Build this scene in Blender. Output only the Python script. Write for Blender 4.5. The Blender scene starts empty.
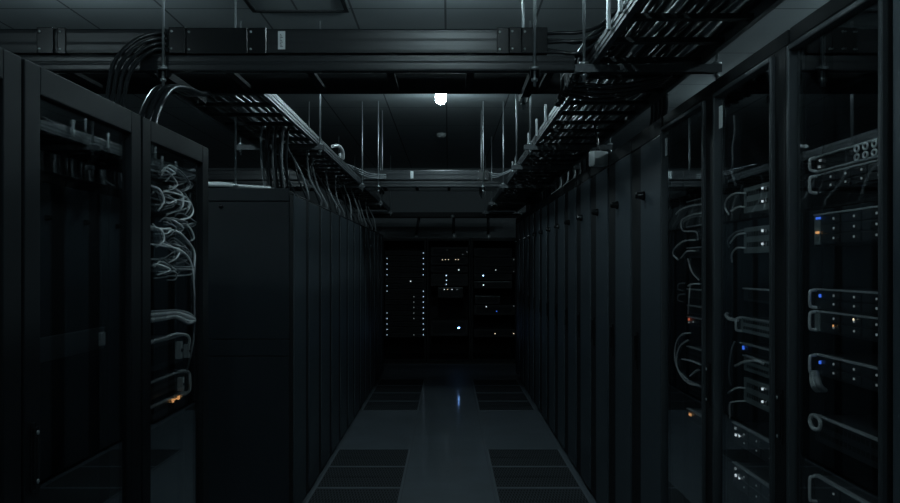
import bpy, bmesh, math, random
from mathutils import Vector, Matrix
R = math.radians
rng = random.Random(7)
SC = bpy.context.scene
COL = SC.collection

# ------------------------------------------------------------------ camera, world, exposure
CAMZ = 1.49
FPX = 826.0
VX, VY = 448.5, 266.0
cd = bpy.data.cameras.new('camera'); cam = bpy.data.objects.new('camera', cd); COL.objects.link(cam)
cam.location = (0, 0, CAMZ); cam.rotation_euler = (R(90), 0, 0)
cd.sensor_width = 36.0; cd.lens = 36.0 * FPX / 900.0
cd.shift_x = (450.0 - VX) / 900.0; cd.shift_y = (VY - 251.5) / 900.0
cd.clip_start = 0.05; cd.clip_end = 60
SC.camera = cam
W = bpy.data.worlds.new('world'); SC.world = W; W.use_nodes = True
W.node_tree.nodes['Background'].inputs[0].default_value = (0.5, 0.8, 1.0, 1)
W.node_tree.nodes['Background'].inputs[1].default_value = 0.0
SC.view_settings.view_transform = 'Standard'; SC.view_settings.look = 'None'
SC.view_settings.gamma = 1.0; SC.view_settings.use_curve_mapping = False
SC.view_settings.exposure = 0.0
LAMP_POWER = 155.0          # emission of the lamp globes
LAMP_SPOTS = [(-0.07, 7.62), (0.0, 4.5), (0.0, 1.5), (0.0, -1.4), (-2.85, -0.2), (-2.15, 4.5), (3.0, 1.9), (3.0, 5.0), (3.0, 7.6)]
CEIL = CAMZ + 1.645
SC.cycles.max_bounces = 10; SC.cycles.transparent_max_bounces = 24
SC.cycles.use_denoising = True
SC.cycles.sample_clamp_indirect = 3.0

# ------------------------------------------------------------------ materials
def new_mat(name):
    m = bpy.data.materials.new(name); m.use_nodes = True
    return m, m.node_tree, m.node_tree.nodes['Principled BSDF']
def mat(name, col, rough=0.5, metal=0.0, spec=0.38, noise=0.0, scale=12.0, bump=0.0, bscale=400.0):
    m, nt, b = new_mat(name)
    b.inputs['Base Color'].default_value = (*col, 1); b.inputs['Roughness'].default_value = rough
    b.inputs['Metallic'].default_value = metal; b.inputs['Specular IOR Level'].default_value = spec
    tc = nt.nodes.new('ShaderNodeTexCoord')
    if noise > 0:
        n = nt.nodes.new('ShaderNodeTexNoise'); n.inputs['Scale'].default_value = scale; n.inputs['Detail'].default_value = 5
        nt.links.new(tc.outputs['Object'], n.inputs['Vector'])
        mr = nt.nodes.new('ShaderNodeMapRange'); mr.inputs[3].default_value = 1 - noise; mr.inputs[4].default_value = 1 + noise
        nt.links.new(n.outputs['Fac'], mr.inputs[0])
        mx = nt.nodes.new('ShaderNodeVectorMath'); mx.operation = 'SCALE'; mx.inputs[0].default_value = col
        nt.links.new(mr.outputs[0], mx.inputs['Scale']); nt.links.new(mx.outputs[0], b.inputs['Base Color'])
        m2 = nt.nodes.new('ShaderNodeMapRange'); m2.inputs[3].default_value = max(0.02, rough - 0.06); m2.inputs[4].default_value = rough + 0.06
        nt.links.new(n.outputs['Fac'], m2.inputs[0]); nt.links.new(m2.outputs[0], b.inputs['Roughness'])
    if bump > 0:
        n2 = nt.nodes.new('ShaderNodeTexNoise'); n2.inputs['Scale'].default_value = bscale
        nt.links.new(tc.outputs['Object'], n2.inputs['Vector'])
        bp = nt.nodes.new('ShaderNodeBump'); bp.inputs['Strength'].default_value = bump; bp.inputs['Distance'].default_value = 0.002
        nt.links.new(n2.outputs['Fac'], bp.inputs['Height']); nt.links.new(bp.outputs[0], b.inputs['Normal'])
    return m
def emit(name, col, strength):
    m, nt, b = new_mat(name)
    b.inputs['Base Color'].default_value = (*col, 1)
    b.inputs['Emission Color'].default_value = (*col, 1); b.inputs['Emission Strength'].default_value = strength
    return m
def glass_mat():
    m = bpy.data.materials.new('cabinet glass'); m.use_nodes = True; nt = m.node_tree; nt.nodes.clear()
    out = nt.nodes.new('ShaderNodeOutputMaterial'); mix = nt.nodes.new('ShaderNodeMixShader')
    tr = nt.nodes.new('ShaderNodeBsdfTransparent'); tr.inputs[0].default_value = (0.985, 0.99, 0.99, 1)
    gl = nt.nodes.new('ShaderNodeBsdfGlossy'); gl.inputs['Roughness'].default_value = 0.0; gl.inputs[0].default_value = (0.93, 0.98, 1, 1)
    geo = nt.nodes.new('ShaderNodeNewGeometry')
    dt = nt.nodes.new('ShaderNodeVectorMath'); dt.operation = 'DOT_PRODUCT'
    nt.links.new(geo.outputs['Normal'], dt.inputs[0]); nt.links.new(geo.outputs['Incoming'], dt.inputs[1])
    ab = nt.nodes.new('ShaderNodeMath'); ab.operation = 'ABSOLUTE'; nt.links.new(dt.outputs['Value'], ab.inputs[0])
    su = nt.nodes.new('ShaderNodeMath'); su.operation = 'SUBTRACT'; su.inputs[0].default_value = 1.0; nt.links.new(ab.outputs[0], su.inputs[1])
    pw = nt.nodes.new('ShaderNodeMath'); pw.operation = 'POWER'; pw.inputs[1].default_value = 3.5; nt.links.new(su.outputs[0], pw.inputs[0])
    ma = nt.nodes.new('ShaderNodeMath'); ma.operation = 'MULTIPLY_ADD'; ma.inputs[1].default_value = 0.93; ma.inputs[2].default_value = 0.055
    nt.links.new(pw.outputs[0], ma.inputs[0])
    nt.links.new(ma.outputs[0], mix.inputs[0]); nt.links.new(tr.outputs[0], mix.inputs[1]); nt.links.new(gl.outputs[0], mix.inputs[2])
    nt.links.new(mix.outputs[0], out.inputs[0])
    return m
def grid_mat(name, col, line, cx, cy, ox, oy, wd, rough, noise=0.12, nscale=3.0, spec=0.5):
    """tiles cx by cy with dark joint lines, plus soft wear; object coordinates = metres"""
    m, nt, b = new_mat(name)
    tc = nt.nodes.new('ShaderNodeTexCoord'); sp = nt.nodes.new('ShaderNodeSeparateXYZ'); nt.links.new(tc.outputs['Object'], sp.inputs[0])
    def axis(o, c, off):
        a = nt.nodes.new('ShaderNodeMath'); a.operation = 'SUBTRACT'; a.inputs[1].default_value = off; nt.links.new(sp.outputs[o], a.inputs[0])
        p = nt.nodes.new('ShaderNodeMath'); p.operation = 'PINGPONG'; p.inputs[1].default_value = c / 2; nt.links.new(a.outputs[0], p.inputs[0])
        l = nt.nodes.new('ShaderNodeMath'); l.operation = 'LESS_THAN'; l.inputs[1].default_value = wd; nt.links.new(p.outputs[0], l.inputs[0])
        return l
    lx, ly = axis(0, cx, ox), axis(1, cy, oy)
    mxx = nt.nodes.new('ShaderNodeMath'); mxx.operation = 'MAXIMUM'; nt.links.new(lx.outputs[0], mxx.inputs[0]); nt.links.new(ly.outputs[0], mxx.inputs[1])
    n = nt.nodes.new('ShaderNodeTexNoise'); n.inputs['Scale'].default_value = nscale; n.inputs['Detail'].default_value = 8; n.inputs['Roughness'].default_value = 0.65
    nt.links.new(tc.outputs['Object'], n.inputs['Vector'])
    mr = nt.nodes.new('ShaderNodeMapRange'); mr.inputs[1].default_value = 0.3; mr.inputs[2].default_value = 0.7
    mr.inputs[3].default_value = 1 - noise; mr.inputs[4].default_value = 1 + noise; nt.links.new(n.outputs['Fac'], mr.inputs[0])
    sc = nt.nodes.new('ShaderNodeVectorMath'); sc.operation = 'SCALE'; sc.inputs[0].default_value = col; nt.links.new(mr.outputs[0], sc.inputs['Scale'])
    mix = nt.nodes.new('ShaderNodeMix'); mix.data_type = 'RGBA'
    nt.links.new(mxx.outputs[0], mix.inputs['Factor']); nt.links.new(sc.outputs[0], mix.inputs['A']); mix.inputs['B'].default_value = (*line, 1)
    nt.links.new(mix.outputs['Result'], b.inputs['Base Color'])
    m2 = nt.nodes.new('ShaderNodeMapRange'); m2.inputs[3].default_value = rough - 0.08; m2.inputs[4].default_value = rough + 0.08
    nt.links.new(n.outputs['Fac'], m2.inputs[0]); nt.links.new(m2.outputs[0], b.inputs['Roughness'])
    b.inputs['Specular IOR Level'].default_value = spec
    return m
def perf_mat():
    """sheet of punched slots: staggered dark slots in grey steel"""
    m, nt, b = new_mat('perforated steel')
    tc = nt.nodes.new('ShaderNodeTexCoord')
    br = nt.nodes.new('ShaderNodeTexBrick'); br.offset = 0.5; br.squash = 1.0
    br.inputs['Color1'].default_value = (0.004, 0.005, 0.006, 1); br.inputs['Color2'].default_value = (0.006, 0.007, 0.008, 1)
    br.inputs['Mortar'].default_value = (0.066, 0.074, 0.082, 1)
    br.inputs['Scale'].default_value = 1.0; br.inputs['Mortar Size'].default_value = 0.0042; br.inputs['Mortar Smooth'].default_value = 0.1
    br.inputs['Brick Width'].default_value = 0.020; br.inputs['Row Height'].default_value = 0.052; br.inputs['Bias'].default_value = 0
    nt.links.new(tc.outputs['Object'], br.inputs['Vector'])
    nt.links.new(br.outputs['Color'], b.inputs['Base Color']); b.inputs['Roughness'].default_value = 0.62; b.inputs['Specular IOR Level'].default_value = 0.2
    return m

M = {}
M['black'] = mat('black powder coat', (0.0111, 0.01406, 0.01702), 0.46, noise=0.12, scale=6, bump=0.05)
M['door'] = mat('charcoal door paint', (0.04884, 0.06216, 0.07252), 0.42, noise=0.12, scale=5, bump=0.05)
M['leftframe'] = mat('black door frame paint', (0.00666, 0.00851, 0.01036), 0.55, spec=0.18, noise=0.12, scale=6, bump=0.05)
M['inside'] = mat('matt black interior', (0.005, 0.0065, 0.0075), 0.6, noise=0.1, spec=0.25)
M['side'] = mat('black side panel paint', (0.01702, 0.02294, 0.02812), 0.4, noise=0.12, scale=5, bump=0.05)
M['bezel'] = mat('grey anodised trim', (0.046, 0.053, 0.058), 0.42, 0.3, noise=0.08)
M['steel'] = mat('galvanised steel', (0.50, 0.53, 0.54), 0.42, 0.85, noise=0.12, scale=30)
M['rail'] = mat('zinc tray rail', (0.1258, 0.1369, 0.1443), 0.45, 0.7, noise=0.12, scale=20)
M['bar'] = mat('zinc channel bar', (0.0962, 0.1036, 0.1088), 0.45, 0.6, noise=0.12, scale=20)
M['rung'] = mat('dark tray rung', (0.0222, 0.02442, 0.0259), 0.5, 0.3)
M['duct'] = mat('black trunking', (0.0148, 0.01702, 0.01924), 0.30, noise=0.15, scale=5)
M['cable'] = mat('black cable jacket', (0.014, 0.016, 0.018), 0.28, spec=0.6)
M['cableg'] = mat('grey cable jacket', (0.93, 0.95, 0.95), 0.35, spec=0.6)
M['cabled'] = mat('dark grey cable jacket', (0.24, 0.255, 0.265), 0.4)
M['chassis'] = mat('server chassis', (0.06, 0.065, 0.07), 0.42, 0.4, noise=0.1, scale=20)
M['face'] = mat('server faceplate', (0.020, 0.023, 0.026), 0.40, noise=0.1, scale=30)
M['lip'] = mat('pale lip highlight', (0.50, 0.53, 0.54), 0.45, 0.2)  # pale colour puts the light caught on server edges into the lip
M['endface'] = mat('dull black faceplate', (0.007, 0.008, 0.009), 0.6)
M['switch'] = mat('grey green switch face', (0.26, 0.30, 0.30), 0.5, 0.1, noise=0.15, scale=60)
M['handle'] = mat('brushed handle', (0.86, 0.89, 0.90), 0.36, 0.1)
M['knob'] = mat('black plastic knob', (0.010, 0.011, 0.012), 0.2)
M['sticker'] = mat('white sticker', (0.72, 0.75, 0.75), 0.6)
M['ink'] = mat('sticker print', (0.10, 0.11, 0.11), 0.6)
M['box'] = mat('light grey plastic', (0.80, 0.82, 0.82), 0.5, noise=0.08)
M['conn'] = mat('grey connector', (0.45, 0.48, 0.48), 0.45)
M['glass'] = glass_mat()
M['perf'] = perf_mat()
M['tileframe'] = mat('tile frame', (0.148, 0.1665, 0.185), 0.5, noise=0.1)
M['floor'] = grid_mat('raised floor', (0.1332, 0.1554, 0.1776), (0.098, 0.112, 0.127), 0.6, 0.6, -0.305, 0.1, 0.0022, 0.5, noise=0.18, nscale=2.2)
_b = M['floor'].node_tree.nodes['Principled BSDF']; _b.inputs['Coat Weight'].default_value = 0.45; _b.inputs['Coat Roughness'].default_value = 0.10
M['ceiling'] = grid_mat('ceiling boards', (0.37, 0.3996, 0.407), (0.13, 0.14, 0.145), 0.6, 1.1, -0.62, 5.28, 0.007, 0.85, noise=0.05, nscale=2.0, spec=0.2)
M['wall'] = mat('painted wall', (0.148, 0.1591, 0.1665), 0.8, noise=0.06, scale=2)
M['lamp'] = emit('lamp globe', (0.68, 0.92, 1.0), LAMP_POWER)
M['lampbase'] = mat('lamp base', (0.35, 0.37, 0.37), 0.5)
M['white'] = emit('white indicator', (0.80, 0.93, 1.0), 1.0)
M['cool'] = emit('pale blue indicator', (0.55, 0.78, 1.0), 1.7)
M['blue'] = emit('blue indicator', (0.05, 0.17, 0.85), 1.2)
M['bright'] = emit('bright white indicator', (0.35, 0.62, 1.0), 9.0)
M['strong'] = emit('strong blue-white indicator', (0.20, 0.45, 1.0), 45.0)
M['orange'] = emit('amber indicator', (1.0, 0.48, 0.18), 1.0)
M['warm'] = emit('warm indicator', (1.0, 0.82, 0.55), 1.5)
M['red'] = emit('red indicator', (1.0, 0.22, 0.12), 0.8)
M['drive'] = emit('faint drive dot glow', (0.80, 0.90, 0.92), 0.085)  # small glow added to the drive latch dots to read brighter
M['dim'] = emit('dim white indicator', (0.62, 0.72, 0.75), 0.22)

# ------------------------------------------------------------------ mesh helpers
class MB:
    def __init__(s): s.bm = bmesh.new(); s.smooth = set()
    def box(s, x0, x1, y0, y1, z0, z1, bev=0.0, rot=None):
        g = bmesh.ops.create_cube(s.bm, size=1.0)
        vs = g['verts']
        c = Vector(((x0+x1)/2, (y0+y1)/2, (z0+z1)/2))
        for v in vs:
            p = Vector((v.co.x*(x1-x0), v.co.y*(y1-y0), v.co.z*(z1-z0)))
            if rot is not None: p = rot @ p
            v.co = p + c
        if bev > 0:
            es = list({e for v in vs for e in v.link_edges})
            bmesh.ops.bevel(s.bm, geom=es, offset=bev, segments=2, profile=0.6, affect='EDGES', clamp_overlap=True)
        return s
    def prism(s, prof, axis, a0, a1):
        """closed profile of (u, v) swept along axis: 'x' -> (a, u, v); 'y' -> (u, a, v); 'z' -> (u, v, a)"""
        f = {'x': lambda a, u, v: (a, u, v), 'y': lambda a, u, v: (u, a, v), 'z': lambda a, u, v: (u, v, a)}[axis]
        A = [s.bm.verts.new(f(a0, u, v)) for u, v in prof]; B = [s.bm.verts.new(f(a1, u, v)) for u, v in prof]
        n = len(prof)
        for i in range(n):
            j = (i+1) % n; s.bm.faces.new((A[i], A[j], B[j], B[i]))
        s.bm.faces.new(A[::-1]); s.bm.faces.new(B)
        return s
    def tube(s, pts, r, seg=8, closed=False):
        pts = [Vector(p) for p in pts]; n = len(pts)
        t = (pts[1]-pts[0]).normalized()
        up = Vector((0, 0, 1)) if abs(t.z) < 0.9 else Vector((1, 0, 0))
        u = t.cross(up).normalized(); rings = []
        for i in range(n):
            if closed: t2 = (pts[(i+1) % n]-pts[i-1]).normalized()
            else: t2 = (pts[min(i+1, n-1)]-pts[max(i-1, 0)]).normalized()
            u = (u - t2*u.dot(t2)).normalized(); w = t2.cross(u)
            rings.append([s.bm.verts.new(pts[i] + (u*math.cos(2*math.pi*k/seg) + w*math.sin(2*math.pi*k/seg))*r) for k in range(seg)])
        m = n if closed else n-1
        for i in range(m):
            a, b = rings[i], rings[(i+1) % n]
            for k in range(seg):
                f = s.bm.faces.new((a[k], a[(k+1) % seg], b[(k+1) % seg], b[k])); f.smooth = True
        if not closed:
            s.bm.faces.new(rings[0][::-1]); s.bm.faces.new(rings[-1])
        return s
    def lathe(s, prof, c, axis='z', seg=20):
        """profile of (radius, height) turned round an axis through c"""
        c = Vector(c); rings = []
        for r, h in prof:
            ring = []
            for k in range(seg):
                a = 2*math.pi*k/seg; p, q = r*math.cos(a), r*math.sin(a)
                d = {'z': (p, q, h), 'x': (h, p, q), 'y': (p, h, q)}[axis]
                ring.append(s.bm.verts.new(c + Vector(d)))
            rings.append(ring)
        for a, b in zip(rings, rings[1:]):
            for k in range(seg):
                f = s.bm.faces.new((a[k], a[(k+1) % seg], b[(k+1) % seg], b[k])); f.smooth = True
        s.bm.faces.new(rings[0][::-1]); s.bm.faces.new(rings[-1])
        return s
    def build(s, name, material, parent=None):
        bmesh.ops.recalc_face_normals(s.bm, faces=s.bm.faces)
        me = bpy.data.meshes.new(name); s.bm.to_mesh(me); s.bm.free()
        me.materials.append(material)
        o = bpy.data.objects.new(name, me); COL.objects.link(o)
        if parent is not None: o.parent = parent
        return o
def tag(o, label, cat, group=None):
    o['label'] = label; o['category'] = cat
    if group: o['group'] = group
    return o
def struct(o): o['kind'] = 'structure'; return o
def thing(name, label, cat, loc=(0, 0, 0), rz=0.0, group=None):
    o = bpy.data.objects.new(name, None); COL.objects.link(o); o.empty_display_size = 0.1
    o.location = loc; o.rotation_euler = (0, 0, rz)
    return tag(o, label, cat, group)
def box_part(name, mat_, parent, *b, bev=0.0): return MB().box(*b, bev=bev).build(name, mat_, parent)
def smooth(pts, n=8):
    """Catmull-Rom through the points"""
    P = [Vector(p) for p in pts]; P = [P[0]*2-P[1]] + P + [P[-1]*2-P[-2]]; out = []
    for i in range(1, len(P)-2):
        for k in range(n):
            t = k/n; a, b, c, d = P[i-1:i+3]
            out.append(0.5*((2*b) + (c-a)*t + (2*a-5*b+4*c-d)*t*t + (3*b-a-3*c+d)*t**3))
    out.append(P[-2]); return out
def cable(name, pts, r, m, label, group=None, seg=8, n=8, cat='cable'):
    return tag(MB().tube(smooth(pts, n), r, seg).build(name, m), label, cat, group)
def at_side(px, py, X):
    """the point of the upright plane x = X that the photograph shows at a pixel"""
    Y = FPX*X/(px-VX); return Vector((X, Y, CAMZ+(VY-py)*Y/FPX))
def at_depth(px, py, Y): return Vector(((px-VX)*Y/FPX, Y, CAMZ+(VY-py)*Y/FPX))
NTH = ['first', 'second', 'third', 'fourth', 'fifth', 'sixth', 'seventh', 'eighth', 'ninth', 'tenth', 'eleventh', 'twelfth', 'thirteenth', 'fourteenth', 'fifteenth', 'sixteenth', 'seventeenth', 'eighteenth']

# ------------------------------------------------------------------ the room
X0, X1, Y0, Y1 = -4.2, 4.2, -3.0, 13.9
struct(box_part('floor', M['floor'], None, X0, X1, Y0, Y1, -0.1, 0))
struct(box_part('ceiling', M['ceiling'], None, X0, X1, Y0, Y1, CEIL, CEIL+0.1))
struct(box_part('wall_left', M['wall'], None, X0-0.1, X0, Y0, Y1, 0, CEIL))
struct(box_part('wall_right', M['wall'], None, X1, X1+0.1, Y0, Y1, 0, CEIL))
struct(box_part('wall_back', M['wall'], None, X0-0.1, X1+0.1, Y1, Y1+0.1, 0, CEIL))
struct(box_part('wall_front', M['wall'], None, X0-0.1, X1+0.1, Y0-0.1, Y0, 0, CEIL))

# ceiling lamps: a round base and a downward glass globe
def ceiling_light(x, y, label):
    t = thing('ceiling_light', label, 'light', (x, y, CEIL), 0, 'lamps along the aisle ceiling')
    MB().lathe([(0.0005, 0), (0.075, 0), (0.075, -0.022), (0.058, -0.034), (0.0005, -0.034)], (0, 0, 0)).build('base', M['lampbase'], t)
    p = [(0.0005, -0.034), (0.049, -0.034), (0.050, -0.105)] + [(0.05*math.cos(R(a)), -0.105-0.05*math.sin(R(a))) for a in (18, 36, 54, 72)] + [(0.0005, -0.155)]
    MB().lathe(p, (0, 0, 0), seg=14).build('globe', M['lamp'], t)
for (x, y), nm in zip(LAMP_SPOTS, ('glowing white ceiling lamp beyond the near overhead trunking', 'glowing ceiling lamp between the near and far trunking above frame',
                                   'glowing ceiling lamp in front of the near overhead trunking', 'glowing ceiling lamp above and behind the camera', 'ceiling lamp over the neighbouring left aisle, behind the camera', 'ceiling lamp over the neighbouring left aisle beyond the glass cabinets',
                                   'ceiling lamp over the neighbouring right aisle, nearest the camera', 'ceiling lamp over the neighbouring right aisle, second from the camera', 'ceiling lamp over the neighbouring right aisle, third from the camera')):
    ceiling_light(x, y, nm)
t = thing('smoke_detector', 'small grey smoke detector on ceiling beyond the lit lamp', 'smoke detector', (-0.09, 10.25, CEIL))
MB().lathe([(0.0005, 0), (0.062, 0), (0.06, -0.03), (0.045, -0.05), (0.0005, -0.052)], (0, 0, 0)).build('housing', M['lampbase'], t)
MB().lathe([(0.0005, -0.052), (0.02, -0.052), (0.018, -0.062), (0.0005, -0.063)], (0, 0, 0), seg=12).build('sensor', M['inside'], t)
# recessed return-air vent with a dark frame
t = thing('ceiling_vent', 'dark framed vent panel set in ceiling above near trunking', 'vent', (-0.95, 4.75, CEIL))
mb = MB()
for a in ((-0.31, 0.31, 0.54, 0.57), (-0.31, 0.31, -0.57, -0.54), (-0.31, -0.285, -0.54, 0.54), (0.285, 0.31, -0.54, 0.54)): mb.box(*a, -0.014, -0.0005)
mb.build('frame', M['rung'], t)
MB().box(-0.285, 0.285, -0.54, 0.54, -0.004, -0.0005).build('panel', M['ceiling'], t)

# ------------------------------------------------------------------ perforated floor tiles
def perf_tile(x, y, label):
    t = thing('perforated_floor_tile', label, 'floor tile', (x, y, 0), 0, 'perforated tiles along the aisle')
    h = 0.2935; mb = MB()
    for a in ((-h, h, -h, -h+0.014), (-h, h, h-0.014, h), (-h, -h+0.014, -h+0.014, h-0.014), (h-0.014, h, -h+0.014, h-0.014)): mb.box(*a, 0.0002, 0.006)
    mb.build('frame', M['tileframe'], t)
    MB().box(-h+0.014, h-0.014, -h+0.014, h-0.014, 0.0002, 0.0042).build('grille', M['perf'], t)
    MB().box(-h+0.014, h-0.014, -0.005, 0.005, 0.0042, 0.0052).build('cross_strip', M['rung'], t)
for sx, row in ((-0.6025, 'left'), (0.6025, 'right')):
    for grp, ys in (('near', [6.41-0.588*k for k in range(4)]), ('far', [8.79+0.588*k for k in range(4)])):
        for k, y in enumerate(ys):
            if grp == 'near': lab = 'perforated grille tile in near block beside %s cabinets, %s from the plain floor' % (row, NTH[k])
            else: lab = 'perforated grille tile in far block beside %s cabinets, %s from the plain floor' % (row, NTH[k])
            perf_tile(sx, y, lab)

# ------------------------------------------------------------------ cabinets.  local frame: front at y = 0 facing -y, x from 0 to w left to right
LX, RX = -0.906, 0.918
LH, RH = 1.937, 2.155
def carcass(t, w, d, h, y0=0.04, open_front=True, rails=True):
    e = 0.003
    box_part('side_panel', M['black'], t, e, e+0.02, y0, d, 0.0, h-0.02, bev=0.002)
    box_part('side_panel', M['black'], t, w-e-0.02, w-e, y0, d, 0.0, h-0.02, bev=0.002)
    box_part('back_panel', M['inside'], t, e+0.02, w-e-0.02, d-0.02, d, 0.06, h-0.02)
    box_part('top_panel', M['black'], t, e, w-e, y0, d, h-0.02, h, bev=0.003)
    box_part('plinth', M['black'], t, e+0.02, w-e-0.02, y0+0.01, d-0.02, 0.0, 0.06)
    if rails:
        for x in (0.0235, w-0.0325): box_part('mounting_rail', M['inside'], t, x, x+0.009, y0+0.045, y0+0.07, 0.06, h-0.02)
def frame_mb(mb, x0, x1, z0, z1, l, r, b, tp, y0, y1, bev=0.003):
    mb.box(x0, x0+l, y0, y1, z0, z1, bev=bev); mb.box(x1-r, x1, y0, y1, z0, z1, bev=bev)
    mb.box(x0+l, x1-r, y0, y1, z0, z0+b, bev=bev); mb.box(x0+l, x1-r, y0, y1, z1-tp, z1, bev=bev)
    return mb
def glass_cabinet(loc, rz, w, h, d, label, group, l=0.05, r=0.09, tp=0.065, b=0.1, bezel=0.015, handle_x=None, sticker=False, blank_top=0.0, glass_y=0.004):
    t = thing('server_cabinet', label, 'cabinet', loc, rz, group)
    carcass(t, w, d, h)
    zt = h - 0.003 - blank_top
    dr = frame_mb(MB(), 0.004, w-0.004, 0.03, zt, l, r, b, tp, 0.0, 0.022).build('door', M['leftframe'] if bezel == 0 else M['inside'], t)
    if blank_top > 0: box_part('header', M['inside'], t, 0.004, w-0.004, 0.006, 0.036, zt+0.004, h-0.021, bev=0.002)
    gx0, gx1, gz0, gz1 = 0.004+l, w-0.004-r, 0.03+b, zt-tp
    if bezel > 0:
        z = frame_mb(MB(), gx0-0.002, gx1+0.002, gz0-0.002, gz1+0.002, bezel, bezel, bezel, bezel, -0.012, 0.014, bev=0.004).build('bezel', M['bezel'], dr)
        z['label'] = 'lighter grey bezel round the glass'
        gx0 += bezel-0.004; gx1 -= bezel-0.004; gz0 += bezel-0.004; gz1 -= bezel-0.004
    g = box_part('glass_pane', M['glass'], dr, gx0, gx1, glass_y, glass_y+0.005, gz0, gz1); g['label'] = 'clear glass pane'
    if sticker: box_part('sticker', M['sticker'], dr, gx0+0.012, gx0+0.045, glass_y-0.0012, glass_y-0.0002, gz1-0.11, gz1-0.035)
    if handle_x is not None:
        hm = MB().box(handle_x-0.009, handle_x+0.009, -0.005, 0.001, 1.0, 1.15, bev=0.002)
        hm.box(handle_x-0.007, handle_x+0.007, -0.012, -0.004, 1.015, 1.14, bev=0.003)
        hm = hm.build('handle', M['knob'], dr)
        for z in (1.022, 1.128): MB().lathe([(0.0005, -0.001), (0.005, -0.001), (0.005, -0.003), (0.0005, -0.003)], (handle_x, -0.0112, z), axis='y', seg=8).build('handle_rivet', M['steel'], dr)
    return t
def solid_cabinet(loc, rz, w, h, d, label, group, flip=False, knob=True, full=False):
    """flush door panel, and a near-flush strip painted dark like a shaded cable channel beside it"""
    t = thing('server_cabinet', label, 'cabinet', loc, rz, group)
    carcass(t, w, d, h, rails=False)
    gap = 0.12 if flip else 0.215
    if full: gap = 0.012
    x0, x1 = (gap, w-0.006) if flip else (gap, w-0.006)
    zt = h - 0.095 if not flip else h - 0.03
    box_part('header', M['inside'], t, 0.004, w-0.004, 0.004, 0.038, zt+0.004, h-0.021, bev=0.002)
    dr = MB().box(x0, x1, 0.0, 0.036, 0.03, zt, bev=0.006).build('door', M['door'], t)
    if not full: box_part('channel_dark_strip', M['inside'], t, 0.008, gap-0.004, 0.006, 0.030, 0.03, zt)  # near-flush black strip; shade of the recess is put into its colour
    if knob:
        MB().lathe([(0.0005, 0.001), (0.022, 0.001), (0.022, -0.008), (0.017, -0.018), (0.017, -0.034), (0.012, -0.040), (0.0005, -0.041)], (x0+0.075, 0, 1.82), axis='y', seg=16).build('lock_knob', M['knob'], dr)
        hm = MB().box(0.122, 0.136, 0.0, 0.0065, 0.985, 1.165, bev=0.002).box(0.124, 0.134, -0.012, 0.002, 1.03, 1.15, bev=0.003)
        hm.build('handle', M['knob'], t)
    return t
RZ_R, RZ_L = R(-90), R(90)
# right row: origin of a cabinet is its far corner, local x runs towards the camera
rights = [(3.56, 0.69), (2.86, 0.615), (2.24, 0.516)]
for (y, w), lab in zip(rights, ('tall glass door cabinet with hanging cable loops, third from the camera on right', 'tall glass door cabinet with two pairs of lit switches on right',
                                'nearest tall glass door cabinet on right, filled with handled rack servers')):
    glass_cabinet((RX, y, 0), RZ_R, w, RH, 1.0, lab, 'glass door cabinets of the right row', l=0.020, r=0.075 if y > 2.5 else 0.004, tp=0.012, blank_top=0.062, handle_x=w-0.030 if y > 2.5 else None, sticker=(y > 2.5))
solid_cabinet((RX, 1.722, 0), RZ_R, 0.60, RH, 1.0, 'solid black cabinet at the right picture edge, nearest the camera', 'solid cabinets of the right row', knob=False, full=True)
for k in range(13):
    solid_cabinet((RX, 4.165+0.598*k, 0), RZ_R, 0.594, RH, 1.0, 'tall solid black cabinet with round door knob, %s beyond the right glass cabinets' % NTH[k], 'solid cabinets of the right row')
# left row: origin is the near corner, local x runs away from the camera
for y, w, lab in ((1.085, 0.672, 'low black cabinet at the left picture edge, nearest the camera'), (1.762, 0.676, 'low glass door cabinet with dark interior and one shelf, second from left'),
                  (2.443, 0.68, 'low glass door cabinet stuffed with tangled patch cables on left')):
    glass_cabinet((LX, y, 0), RZ_L, w, LH, 1.0, lab, 'glass door cabinets of the left row', l=0.068, r=0.072, tp=0.064, b=0.09, bezel=0, handle_x=0.035 if 'one shelf' in lab else None, glass_y=0.014)
for k in range(13):
    lab = 'low solid black cabinet on left with its broad side panel facing the camera' if k == 0 else 'low solid black cabinet of the left row, %s behind the side-on one' % NTH[k-1]
    t = solid_cabinet((LX, 4.74+0.525*k, 0), RZ_L, 0.521, LH, 1.0, lab, 'solid cabinets of the left row', flip=True, knob=False)
    if k == 0:   # end cladding: panels with joints, a lock
        f = M['side']
        p = box_part('end_panel', f, t, -0.012, 0.002, 0.008, 1.0, LH-0.075, LH-0.002, bev=0.003)
        p = box_part('end_panel', f, t, -0.012, 0.002, 0.008, 1.0, 1.072, LH-0.079, bev=0.003)
        p = box_part('end_panel', f, t, -0.012, 0.002, 0.008, 1.0, 0.975, 1.068, bev=0.003)
        p = box_part('end_panel', f, t, -0.012, 0.002, 0.008, 1.0, 0.04, 0.971, bev=0.003)
        MB().lathe([(0.0005, 0), (0.012, 0), (0.012, -0.012), (0.0005, -0.012)], (-0.012, 0.395, 1.83), axis='x', seg=12).build('lock', M['knob'], t)

# end cabinets across the aisle
EY = 12.6
ends = [(-1.06, 0.725), (-0.335, 0.675), (0.34, 0.71)]
for (x, w), lab in zip(ends, ('open black cabinet at aisle end with two columns of pale lights', 'middle open cabinet at the end of the aisle', 'open cabinet at aisle end on the right with scattered lights')):
    t = thing('server_cabinet', lab, 'cabinet', (x, EY-0.05, 0), 0, 'cabinets closing the aisle end')
    carcass(t, w, 1.0, LH-0.01, y0=0.0)
    frame_mb(MB(), 0.004, w-0.004, 0.03, LH-0.035, 0.03, 0.03, 0.05, 0.03, -0.02, -0.001).build('front_frame', M['inside'], t)

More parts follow.
